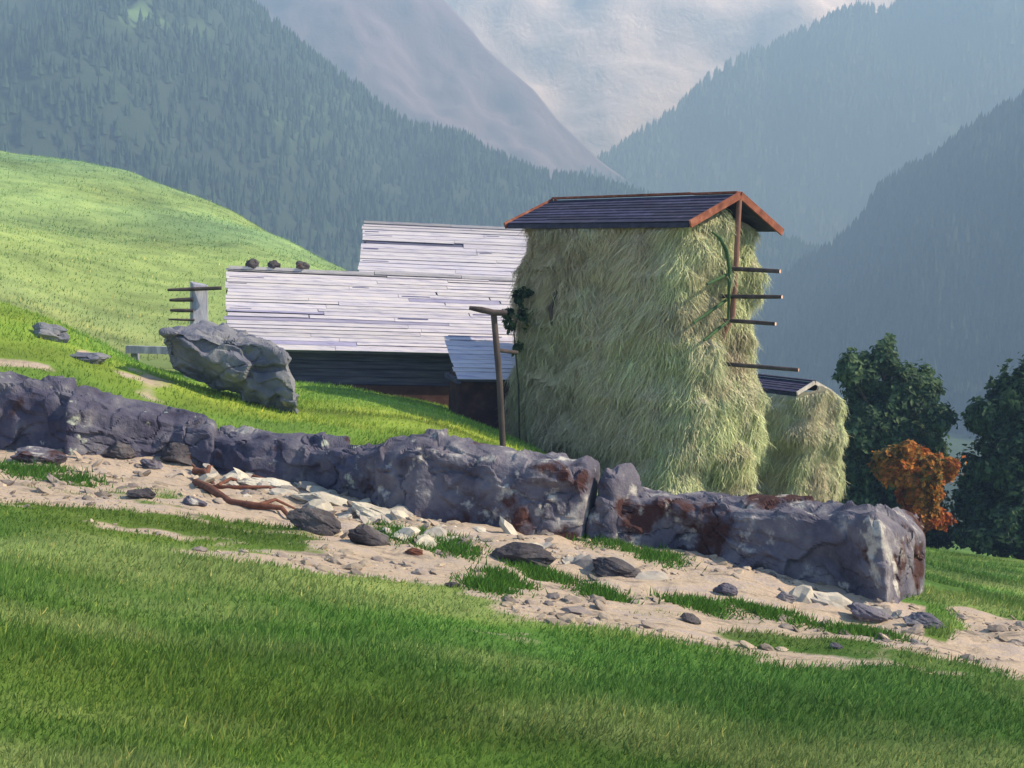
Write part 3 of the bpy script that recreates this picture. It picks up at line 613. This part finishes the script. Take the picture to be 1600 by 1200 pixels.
# lean-to
def lean_to():
    o = pt(714, 591, 30.9); top_y = 33.2
    e0 = o; w = 4.2; S_v = np.array([0, 2.0, 1.12]); us = unit(S_v); S = np.linalg.norm(S_v)
    al2 = np.array([math.cos(yawb), math.sin(yawb), 0]); dp2 = np.array([-math.sin(yawb), math.cos(yawb), 0]); us = unit(dp2 * 2.0 + np.array([0, 0, .98])); S = 2.25
    n = np.cross(al2, us)
    g = float(G(e0[0] + 2, e0[1] + .3))
    b = thing("lean_to_shed", [e0[0] + 2, e0[1] + .5, g], "small lean-to with lilac-grey board roof over a dark reddish wall against the long barn", "shed")
    a = Acc(); board_roof(a, e0, al2, w, us, S, n, 9, np.array([.52, .49, .57]), (.1, .1, .17), .05); a.build("roof", M_ROOFB, b)
    a = Acc(); c = e0 + al2 * .15 + dp2 * .35; zt2 = e0[2] + .05
    box_walls(a, c, al2, w - .3, dp2, 1.5, g - 1.0, zt2); a.build("wall", M_PLINTH, b)
    a = Acc(); a.box(e0 + al2 * .02 + dp2 * .1 - [0, 0, .16], al2 * .12, dp2 * 1.9, [0, 0, .13]); a.build("rafter", M_TIMBER, b)
lean_to()
# reddish foundation strip running out in front of the barn
# ---------------------------------------------------------------- hay
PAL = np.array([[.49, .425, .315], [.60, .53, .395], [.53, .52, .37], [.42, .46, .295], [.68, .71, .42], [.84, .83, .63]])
def hay(name, corner, l, g, L, Wd, z0, ztop, label, group, nst, seed, lowgreen=True, top_fn=None, puff=.0, gpuff=.0, slen=(.14, .5), wid=(.005, .012)):
    """hay packed on the rack: a bulging body with tiers, and thousands of hanging stalks"""
    r = np.random.default_rng(seed); ctr = corner + l * L / 2 + g * Wd / 2
    nu, nv = 150, 110
    ang = np.linspace(0, 2 * math.pi, nu, endpoint=False); hh = np.linspace(0, 1, nv)
    def surf(a, h):
        ca, sa = np.cos(a), np.sin(a); p = 8.0
        k = (np.abs(ca) ** p + np.abs(sa) ** p) ** (-1 / p)
        pos = l[None] * (k * ca * L / 2)[:, None] + g[None] * (k * sa * Wd / 2)[:, None]
        rad = pos / np.linalg.norm(pos, axis=1, keepdims=True)
        zz = z0 + (ztop - z0) * h
        q = np.stack([pos[:, 0] + ctr[0], pos[:, 1] + ctr[1], zz], 1)
        tier = .20 * (((h * 5.2 + .12 * fbm(q * .7, seed + 21, 2)) % 1) ** .6 - .5) * -1
        out = .26 * fbm(q * .9, seed, 3) + .20 * fbm(q * np.array([1.9, 1.9, 1.3]), seed + 5, 4) - .10 * np.abs(fbm(q * np.array([1.3, 1.3, .8]), seed + 15, 3)) + tier + puff * (1 - h) ** 1.2 - .25 * sstep(.93, 1, h) + gpuff * sstep(-.62, -.95, ca) * (1 - sstep(.50, .60, h)) * (.7 + .5 * fbm(q * 1.2, seed + 11, 2))
        q = q + rad * out[:, None]
        if top_fn is not None: q[:, 2] = np.minimum(q[:, 2], top_fn(q) if h.max() > -1 else q[:, 2])
        return q, rad
    AA, HH = np.meshgrid(ang, hh); V, rad = surf(AA.ravel(), HH.ravel())
    Fc = grid_faces(nv, nu, True)
    def colour(q, k):
        m = fbm(q * np.array([.8, .8, .55]), seed + 2, 4); m2 = fbm(q * np.array([3., 3., 1.0]), seed + 3, 3)
        idx = np.clip(1.3 + 1.5 * m + .9 * m2 + k, 0, 3.999); i = idx.astype(int); f = (idx - i)[:, None]
        c = PAL[np.minimum(i, 4)] * (1 - f) + PAL[np.minimum(i + 1, 4)] * f
        w = (sstep(.15, .6, fbm(q * np.array([.9, .9, 1.3]), seed + 33, 3)) * .55)[:, None]      # weathered grey-brown layers
        return c * (1 - w) + np.array([.40, .335, .25]) * w
    cb = colour(V, 0 if lowgreen else 1.2)
    nb = len(V); Vt, Ft, Ct = [V], [Fc], [cb * .8]
    cap = np.array([[nb - nu + j for j in range(nu)]])
    a = r.random(nst) * 2 * math.pi; h = r.random(nst) ** .9
    q, rd = surf(a, h); n = nst
    ln = slen[0] + (slen[1] - slen[0]) * r.random(n) ** 1.5; wd = wid[0] + (wid[1] - wid[0]) * r.random(n)
    side = np.cross(rd, [0, 0, 1.]); side /= np.linalg.norm(side, axis=1, keepdims=True)
    sw = (fbm(q * 1.6, seed + 9, 3)[:, None] * .45 + r.normal(size=(n, 1)) * .62)
    p0 = q + rd * -.02; p1 = q + rd * (.05 + .10 * r.random((n, 1))) + side * sw * ln[:, None] * .4 - np.array([0, 0, 1.]) * (ln * .4)[:, None]
    p2 = q + rd * (.02 + .16 * r.random((n, 1)) ** 2 + .2 * (r.random((n, 1)) < .05)) + side * sw * ln[:, None] * .8 - np.array([0, 0, 1.]) * ln[:, None]
    s = side + rd * r.normal(size=(n, 1)) * .6; s /= np.linalg.norm(s, axis=1, keepdims=True); s = s * wd[:, None]
    S = np.stack([p0 - s, p0 + s, p1 - s * .9, p1 + s * .9, p2 - s * .25, p2 + s * .25], 1).reshape(-1, 3)
    fs = np.array([[0, 1, 3, 2], [2, 3, 5, 4]]); FS = (fs[None] + (np.arange(n) * 6)[:, None, None]).reshape(-1, 4) + nb
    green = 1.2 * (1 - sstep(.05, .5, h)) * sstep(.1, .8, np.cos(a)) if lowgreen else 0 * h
    gab = sstep(.35, .75, -np.cos(a)); k = r.normal(size=n) * .75 + green + (2.0 * gab - .55 if lowgreen else 1.2)  # gable stalks paler than the other sides: sunlight put into their colour
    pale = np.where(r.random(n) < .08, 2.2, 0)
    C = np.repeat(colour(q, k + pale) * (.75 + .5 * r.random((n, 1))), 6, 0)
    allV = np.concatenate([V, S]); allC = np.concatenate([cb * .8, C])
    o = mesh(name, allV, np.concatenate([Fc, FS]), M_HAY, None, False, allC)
    return tag(o, label, "hay", group)

# ---------------------------------------------------------------- roofed hay racks
def rack(P1, yaw, L, Wd, rise, zg, label, big=True):
    a_ = math.radians(yaw); l = np.array([-math.cos(a_), math.sin(a_), 0]); g = np.array([math.sin(a_), math.cos(a_), 0]); upv = np.array([0, 0, 1.])
    ctr = P1 + l * L / 2 + g * Wd / 2
    b = thing("hay_rack", [ctr[0], ctr[1], zg], label, "hay rack", "roofed hay drying racks")
    rr = P1 + g * Wd / 2 + upv * rise           # right end of ridge
    # two roof slopes
    for side in (0, 1):
        e = P1 if side == 0 else P1 + g * Wd
        us = unit(rr - e); S = np.linalg.norm(rr - e); n = np.cross(l, us); n = n if n[2] > 0 else -n
        a = Acc(); a.box(e + n * .0, l * L, us * S, n * .05, (1, 1, 1))
        nc = 9 if big else 5; dw = S / nc
        for i in range(nc):
            x = .02
            while x < L - .03:
                x2 = min(x + .9 + 1.6 * rng.random(), L - .02)
                lo = i * dw - (.05 if i == 0 else 0) + (rng.random() - .5) * .03; hi = min((i + 1.2) * dw, S)
                p = [e + l * x + us * lo + n * .075, e + l * x2 + us * lo + n * .075, e + l * x2 + us * hi + n * .052, e + l * x + us * hi + n * .052]
                q = .75 + .6 * rng.random(); a.hexa(p + [k + n * .02 for k in p], (q, q, q * (1 + .2 * rng.random()))); x = x2 + .015
        a.build("roof", M_SLATE, b)
        # red verge boards on both gables
        for end in (0, 1):
            o = e - us * .12 + (l * -.05 if end == 0 else l * L)
            bw = .17 if big else .12; a = Acc(); a.box(o - n * (bw - .13), l * .05, us * (S + .12), n * bw); a.build("bargeboard", M_RED if big else M_PALE, b)
    a = Acc(); x = 0
    while x < L:
        w_ = min(1.4 + rng.random(), L - x); a.box(rr + l * x - g * .11 + upv * (.085 + .02 * rng.random()), l * (w_ - .01), g * .22, upv * .05); x += w_
    a.build("ridge_board", M_RED if big else M_SLATE, b)
    a = Acc(); a.box(P1 - g * .10 - upv * .08 + l * .05, l * (L - .1), g * .05, upv * .11); a.build("eaves_board", M_SLATE, b)
    if not big: return b, l, g, ctr, rr
    # posts: one at the middle of each gable, corner posts inside the hay
    pf = rr - upv * .06 - l * .0
    a = Acc(); a.tube([pf, pf - upv * 1.5 - l * .02, pf - upv * 2.7, pf - upv * 3.3 + l * .3, np.array([pf[0], pf[1], zg - .3]) + l * 1.1], [.065, .065, .07, .075, .085], 10, jit=.12); a.build("post", M_POST, b, True)
    pe = rr + l * (L - .6); a = Acc(); a.tube([pe - upv * .06, np.array([pe[0], pe[1], zg - .3])], [.07, .09], 10, jit=.12); a.build("post", M_POST, b, True)
    pm = P1 + l * 4.45; a = Acc(); a.tube([pm + g * .5 - upv * 1.2, pm - g * .02 - upv * 1.75, pm - g * .16 - upv * 2.15, pm - g * .10 - upv * 2.5, pm + g * .5 - upv * 3.0], [.04, .05, .055, .05, .04], 9, jit=.2); a.build("post", M_POLE, b, True)
    # rails sticking out past the gable, sawn ends
    for (u, v, u2, v2) in ((1146, 420, 1219, 424), (1142, 463, 1222, 464), (1140, 501, 1212, 506), (1138, 569, 1248, 578)):
        ys_ = pf[1] - .12; p0 = pt(u, v, ys_); d = pt(u2, v2, ys_ - .75); dd = unit(d - p0)
        a = Acc(); a.tube([p0 - dd * .5, p0, (p0 + d) / 2, d], [.05, .05, .05, .045], 9, jit=.2, endm=1); a.build("rail", M_POLE, b, True, [M_POLE, M_END])
    for (u, v, u2, v2, dy) in ((1140, 427, 1105, 444, .3), (1139, 466, 1084, 504, .4), (1138, 502, 1100, 532, .35)):
        p0 = pt(u, v, pf[1] - .12); d = pt(u2, v2, pf[1] - .85 - dy * .3); a = Acc(); a.tube([p0, (p0 + d) / 2, d], [.035, .04, .03], 8, jit=.2); a.build("brace", M_GREENW, b, True)
    P = [pt(u, v, pf[1] - y - .18) for u, v, y in ((1112, 362, .35), (1125, 372, .34), (1135, 392, .25), (1140, 420, .15), (1139, 462, .1), (1138, 500, .08))]
    a = Acc(); a.tube(P, [.02, .04, .045, .045, .04, .03], 8, jit=.2); a.build("stalk", M_GREENW, b, True)
    return b, l, g, ctr, rr
P1 = pt(1083, 350, 26)
zg = float(G(P1[0] - .5, P1[1] + 3))
rk, l_, g_, ctr_, rr_ = rack(P1, 49, 6.4, 3.2, .72, zg, "tall roofed hay rack with dark blue roof, red verge boards and rails sticking out right")
eav = P1[2]
def top1(q):
    s = (q - P1) @ g_; return eav - .06 + .72 * (1 - np.abs(s - 1.6) / 1.6).clip(-.4, 1)
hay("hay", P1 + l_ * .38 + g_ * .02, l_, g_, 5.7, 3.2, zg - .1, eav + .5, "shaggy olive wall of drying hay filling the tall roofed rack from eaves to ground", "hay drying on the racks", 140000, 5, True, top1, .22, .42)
P2 = pt(1248, 616, 36); zg2 = float(G(P2[0], P2[1] + 1))
rk2, l2, g2, ctr2, rr2 = rack(P2, 49, 3.4, 1.6, .28, zg2, "small low hay rack with dark purple roof half hidden behind the tall rack", False)
e2 = P2[2]
def top2(q):
    s = (q - P2) @ g2; return e2 - .03 + .30 * (1 - np.abs(s - .8) / .8).clip(-.5, 1)
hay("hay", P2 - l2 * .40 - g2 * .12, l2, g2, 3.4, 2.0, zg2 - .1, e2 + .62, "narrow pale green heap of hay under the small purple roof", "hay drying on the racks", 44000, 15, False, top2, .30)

# ---------------------------------------------------------------- poles and rails
def drying_pole():
    f = hit(786, 706, 20); Y = f[1]
    b = thing("drying_pole", f, "thin dark leaning pole with a T-shaped top left of the tall hay rack", "pole")
    T = pt(771, 487, Y)
    a = Acc(); a.tube([f - [0, 0, .3], f, f * .5 + T * .5 + [.03, 0, 0], T], [.055, .055, .06, .055], 9, jit=.15); a.build("pole", M_POLE, b, True)
    a = Acc(); a.tube([pt(733, 481, Y - .1), pt(752, 484, Y - .1), pt(771, 488, Y - .08), pt(792, 489, Y - .05)], [.035, .055, .055, .05], 9, jit=.2); a.build("crossarm", M_POLE, b, True)
    a = Acc(); a.tube([pt(777, 547, Y), pt(808, 551, Y + .4)], [.04, .035], 8, jit=.2); a.build("peg", M_POLE, b, True)
drying_pole()
def gate_post():
    Y = 29.0; p = pt(313, 520, Y); z0 = float(G(p[0], p[1]))
    b = thing("gate_post", [p[0], p[1], z0], "thick blue-grey squared post with four thin rails, behind the boulder's top", "post")
    c = math.radians(28); ax = np.array([math.cos(c), math.sin(c), 0]) * .42; ay = np.array([-math.sin(c), math.cos(c), 0]) * .3
    tp = pt(311, 442, Y); a = Acc(); o = np.array([p[0], p[1], z0 - .3]) - ax / 2 - ay / 2; o2 = tp - ax / 2 * .95 - ay / 2
    a.hexa([o, o + ax, o + ax + ay, o + ay, o2, o2 + ax * .95 + [0, 0, -.05], o2 + ax * .95 + ay - [0, 0, .03], o2 + ay + [0, 0, .04]]); po = a.build("post", M_PILLAR, b)
    bv = po.modifiers.new("bevel", 'BEVEL'); bv.width = .03; bv.segments = 2
    for (u, v, u2, v2, w) in ((262, 453, 346, 450, .05), (265, 469, 302, 468, .055), (266, 485, 302, 485, .045), (264, 499, 304, 500, .03)):
        p0 = pt(u, v, Y - .28); p1 = pt(u2, v2, Y - .24); a = Acc(); a.tube([p0, p0 * .6 + p1 * .4, p1], [w * .7, w, w], 8, jit=.25); a.build("rail", M_POLE, b, True)
gate_post()
def low_fence():
    Y = 30.5; p0 = pt(196, 546, Y); p1 = pt(300, 549, Y)
    b = thing("low_fence", [p1[0], p1[1], float(G(p1[0], p1[1]))], "low rail of grey-blue timber running behind the boulder's left tip", "fence")
    d = p1 - p0; a = Acc(); a.box(p0 - [0, 0, .1], d, [0, .16, 0], [0, 0, .2]); a.build("rail", M_PILLAR, b)
    for s in (.1, .9):
        q = p0 + d * s; gz = float(G(q[0], q[1])); a = Acc(); a.box([q[0] - .09, q[1] + .17, min(gz - .3, q[2] - .5)], [.18, 0, 0], [0, .16, 0], [0, 0, q[2] + .07 - min(gz - .3, q[2] - .5)]); a.build("post", M_PILLAR, b)
low_fence()

# ---------------------------------------------------------------- trees
def leaves_cloud(lobes, n, size, cols, seed, dens_thr=-.25, nscale=1.1):
    r = np.random.default_rng(seed); P = []; O = []
    vol = np.array([a[1][0] * a[1][2] for a in lobes]); cnt = (n * vol / vol.sum()).astype(int)
    for (c, rad), k in zip(lobes, cnt):
        d = r.normal(size=(k * 2, 3)); d /= np.linalg.norm(d, axis=1, keepdims=True); m = r.random((k * 2, 1)) ** .45
        q = c + d * m * rad * (1 + .34 * fbm(d * 2.6 + c, seed, 4, .6))[:, None]
        keep = fbm(q * nscale, seed + 3, 4, .6) > dens_thr + .75 * (m[:, 0] - .62); q = q[keep][:k]; P.append(q); O.append(d[keep][:k])
    P = np.concatenate(P); O = np.concatenate(O); n = len(P)
    nr = O + r.normal(size=(n, 3)) * .55 + np.array([0, 0, .35]); nr /= np.linalg.norm(nr, axis=1, keepdims=True)
    a = np.cross(nr, r.normal(size=(n, 3))); a /= np.linalg.norm(a, axis=1, keepdims=True); b = np.cross(nr, a)
    s = size * (.5 + .9 * r.random((n, 1))); a = a * s; b = b * s * .6
    V = np.stack([P - a, P - b * .9 + nr * s * .15, P + a, P + b * .9 + nr * s * .15], 1).reshape(-1, 3)
    Fc = np.arange(n * 4).reshape(-1, 4)
    t = np.clip(.45 + .45 * fbm(P * .8, seed + 8, 3) + .25 * r.normal(size=n), 0, 1)[:, None] * (len(cols) - 1.001)
    i = t.astype(int)[:, 0]; f = t - i[:, None]; cc = np.array(cols); C = cc[i] * (1 - f) + cc[i + 1] * f
    return V, Fc, np.repeat(C, 4, 0)
def tree(name, ell, Y, base_uv, n, size, cols, seed, label, cat, trunk_r=.28, dj=1.4):
    r = np.random.default_rng(seed); k = Y / F; lobes = []
    for (u, v, ru, rv) in ell:
        lobes.append((pt(u, v, Y + r.normal() * dj * .5), np.array([ru * k, max(ru, rv) * k * .85, rv * k])))
        lobes.append((pt(u, v, Y + 1.2 * dj) + r.normal(size=3) * .3, np.array([ru * k, max(ru, rv) * k * .8, rv * k]) * .9))
    bx = pt(base_uv[0], base_uv[1], Y); gz = float(G(bx[0], bx[1])); b = thing(name, [bx[0], bx[1], gz], label, cat)
    V, Fc, C = leaves_cloud(lobes, n, size, cols, seed); mesh("crown", V, Fc, M_LEAF, b, False, C)
    a = Acc(); top = lobes[0][0]; B = np.array([bx[0], bx[1], gz - .2]); a.tube([B, B * .6 + top * .4 + [.1, 0, 0], top - [0, 0, .3]], [trunk_r, trunk_r * .6, trunk_r * .12], 8, jit=.15)
    for c, rd in lobes[2::2]:
        s = np.clip((c[2] - gz) / max(top[2] - gz, .1) * .6, .12, .8); st = B * (1 - s) + top * s; a.tube([st, st * .5 + c * .5 + [0, 0, .15], c], [trunk_r * .35, trunk_r * .22, trunk_r * .07], 6)
    a.build("trunk", M_BARK, b, True)
DG = [(.022, .048, .028), (.042, .085, .044), (.08, .14, .065), (.15, .22, .11)]
tree("tree", [(1380, 566, 18, 34), (1382, 545, 8, 20), (1345, 600, 34, 48), (1328, 580, 18, 30), (1392, 620, 52, 56), (1440, 615, 34, 34), (1466, 655, 26, 24), (1340, 690, 44, 80), (1400, 700, 70, 60), (1350, 790, 56, 60), (1420, 775, 60, 60), (1430, 825, 60, 34)], 50, (1380, 850), 70000, .15, DG, 1, "dark green tree with a pointed top beside the small hay rack", "tree")
tree("tree", [(1600, 610, 46, 50), (1560, 640, 44, 50), (1535, 650, 20, 34), (1610, 720, 80, 80), (1550, 730, 46, 60), (1535, 790, 46, 60), (1600, 806, 80, 62), (1540, 838, 50, 26), (1590, 850, 60, 24), (1650, 640, 60, 70), (1690, 740, 60, 90)], 47, (1600, 860), 70000, .15, DG, 2, "dark green rounded tree cut by the right edge of the view", "tree")
tree("bush", [(1430, 726, 36, 32), (1408, 744, 26, 28), (1448, 726, 22, 26), (1452, 752, 20, 26), (1436, 772, 34, 30), (1438, 806, 34, 22), (1424, 706, 20, 18)], 40, (1440, 840), 34000, .10, [(.28, .06, .022), (.46, .125, .03), (.54, .22, .04), (.30, .15, .03), (.14, .12, .035)], 3, "orange and rust autumn bush between the two dark green trees", "bush", .1, .6)
def sprig():
    Y = 29.6; k = Y / F
    lobes = [(pt(u, v, Y), np.array([ru * k, ru * k, rv * k])) for u, v, ru, rv in ((806, 470, 10, 16), (820, 458, 12, 10), (796, 490, 12, 14), (800, 512, 12, 18), (815, 500, 14, 24), (808, 545, 8, 16))]
    V, Fc, C = leaves_cloud(lobes, 1900, .075, [(.015, .03, .016), (.03, .06, .025), (.06, .11, .04), (.10, .15, .06)], 17, -.1, 2.5)
    b = thing("climbing_plant", pt(808, 680, Y), "dark green leafy climber hanging on the left edge of the tall rack's hay", "plant")
    mesh("foliage", V, Fc, M_LEAF, b, False, C)
    a = Acc(); a.tube([pt(812, 690, Y + .3), pt(810, 600, Y + .2), pt(803, 520, Y), pt(818, 455, Y)], [.03, .025, .02, .012], 6); a.build("stem", M_BARK, b, True)
sprig()

# ---------------------------------------------------------------- grass
def grass(name, n, ylo, yhi, tlo, thi, hgt, label, seed, soil_ok=.42, bright=1.0, wid=.008, mask=None):
    r = np.random.default_rng(seed); y = ylo * (yhi / ylo) ** r.random(n); t = tlo + (thi - tlo) * r.random(n); x = t * y
    s = Gs(soil, x, y); q = fbm(np.stack([x * .55, y * 1.65, 0 * x], 1), 91, 4) * .5 + .5
    keep = (s + 1.15 * (r.random(n) ** 1.5 - .42) < soil_ok) if mask is None else mask(x, y, s)
    x, y = x[keep], y[keep]; n = len(x); z = G(x, y); sh_ = 1 - .6 * np.clip(Gs(soil, x, y), 0, 1)
    B = np.stack([x, y, z - .01], 1); a = r.random(n) * math.pi; h = sh_ * hgt * (.5 + r.random(n)) * (.7 + .5 * np.clip(fbm(B * .6, 8, 2) + .5, 0, 1))
    s_ = np.stack([np.cos(a), np.sin(a) * .4, 0 * a], 1) * (wid * (.6 + .8 * r.random(n)) * (y / 9) ** .55)[:, None]
    ln = np.stack([.35 + r.normal(size=n) * .45, r.normal(size=n) * .4, np.ones(n)], 1); ln /= np.linalg.norm(ln, axis=1, keepdims=True)
    tip = B + ln * h[:, None]
    V = np.stack([B - s_, B + s_, tip], 1).reshape(-1, 3); Fc = np.arange(3 * n).reshape(-1, 3)
    C = zone_col(x, y) * bright * (.75 + .6 * r.random((n, 1))); dry = (r.random(n) < .06)[:, None]; C = np.where(dry, C * np.array([2.2, 1.5, 1.6]), C)
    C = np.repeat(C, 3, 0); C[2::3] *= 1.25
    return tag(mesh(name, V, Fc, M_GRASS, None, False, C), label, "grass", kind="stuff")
grass("grass", 430000, 4.2, 17, -.95, .95, .075, "short green meadow grass covering the foreground slope", 1, bright=1.15)
grass("grass", 190000, 15.5, 40, -.85, .95, .10, "yellow-green grass on the mound behind the stone wall", 2, bright=1.1, mask=lambda x, y, s: (((y > Yw(x / y) + .5) & (y > 18.5)) | ((x / y > tE + .03) & (y > 16.5))) & (s < .4))
grass("grass", 45000, 46, 128, -.62, .02, .16, "rough tufts of pasture grass on the light green hill behind the barns", 3, bright=1.15, wid=.012, mask=lambda x, y, s: (y > 46))
TUFTS = [(60, 738, 70, 16), (130, 752, 30, 14), (20, 735, 40, 10), (610, 832, 44, 18), (680, 850, 60, 14), (720, 862, 30, 10), (900, 838, 50, 9), (970, 852, 55, 14), (1030, 872, 40, 12), (760, 918, 40, 8), (790, 910, 40, 8), (1090, 945, 50, 10), (940, 935, 40, 8), (1200, 960, 60, 10), (1340, 990, 60, 8), (850, 900, 50, 8)]
def tufts():
    r = np.random.default_rng(44); xs, ys_ = [], []
    for (u, v, a, b) in TUFTS:
        c = hit(u, v); k = c[1] / F; m = int(a * 26)
        d = r.normal(size=(m, 2)) * .5; xs.append(c[0] + d[:, 0] * a * k); ys_.append(c[1] + d[:, 1] * b * k * 5 - d[:, 0] * a * k * .5)
    x = np.concatenate(xs); y = np.concatenate(ys_); n = len(x); B = np.stack([x, y, G(x, y) - .01], 1)
    a = r.random(n) * math.pi; s_ = np.stack([np.cos(a), np.sin(a) * .4, 0 * a], 1) * .013; ln = np.stack([r.normal(size=n) * .6 + .2, r.normal(size=n) * .5, np.ones(n)], 1); ln /= np.linalg.norm(ln, axis=1, keepdims=True)
    V = np.stack([B - s_, B + s_, B + ln * (.05 + .10 * r.random((n, 1)))], 1).reshape(-1, 3)
    C = np.repeat(np.array([.075, .18, .025]) * (.6 + .8 * r.random((n, 1))), 3, 0)
    tag(mesh("grass", V, np.arange(3 * n).reshape(-1, 3), M_GRASS, None, False, C), "bright green tufts of grass scattered over the dry bank below the wall", "grass", kind="stuff")
tufts()

# ---------------------------------------------------------------- haze
def haze():
    zmax = max((o.matrix_world @ Vector(c)).z for o in SC.objects if o.type == 'MESH' for c in o.bound_box) + 20
    zmin = min((o.matrix_world @ Vector(c)).z for o in SC.objects if o.type == 'MESH' for c in o.bound_box) - 1
    print('HAZE', zmin, zmax); xs = 8000; a = Acc(); a.box([-xs, -400, zmin], [2 * xs, 0, 0], [0, 6000, 0], [0, 0, zmax - zmin])
    m = bpy.data.materials.new("haze"); m.use_nodes = True; N = m.node_tree.nodes; N.remove(N["Principled BSDF"])
    v = N.new("ShaderNodeVolumePrincipled"); v.inputs["Color"].default_value = (*HAZE_COLOR, 1); v.inputs["Absorption Color"].default_value = (*HAZE_ABS, 1)
    v.inputs["Density"].default_value = HAZE_DENSITY; v.inputs["Anisotropy"].default_value = 0.0
    m.node_tree.links.new(v.outputs[0], N["Material Output"].inputs["Volume"])
    tag(a.build("haze", m), "pale blue mountain air between the mountains", "haze", kind="stuff")
bpy.context.view_layer.update()
haze()
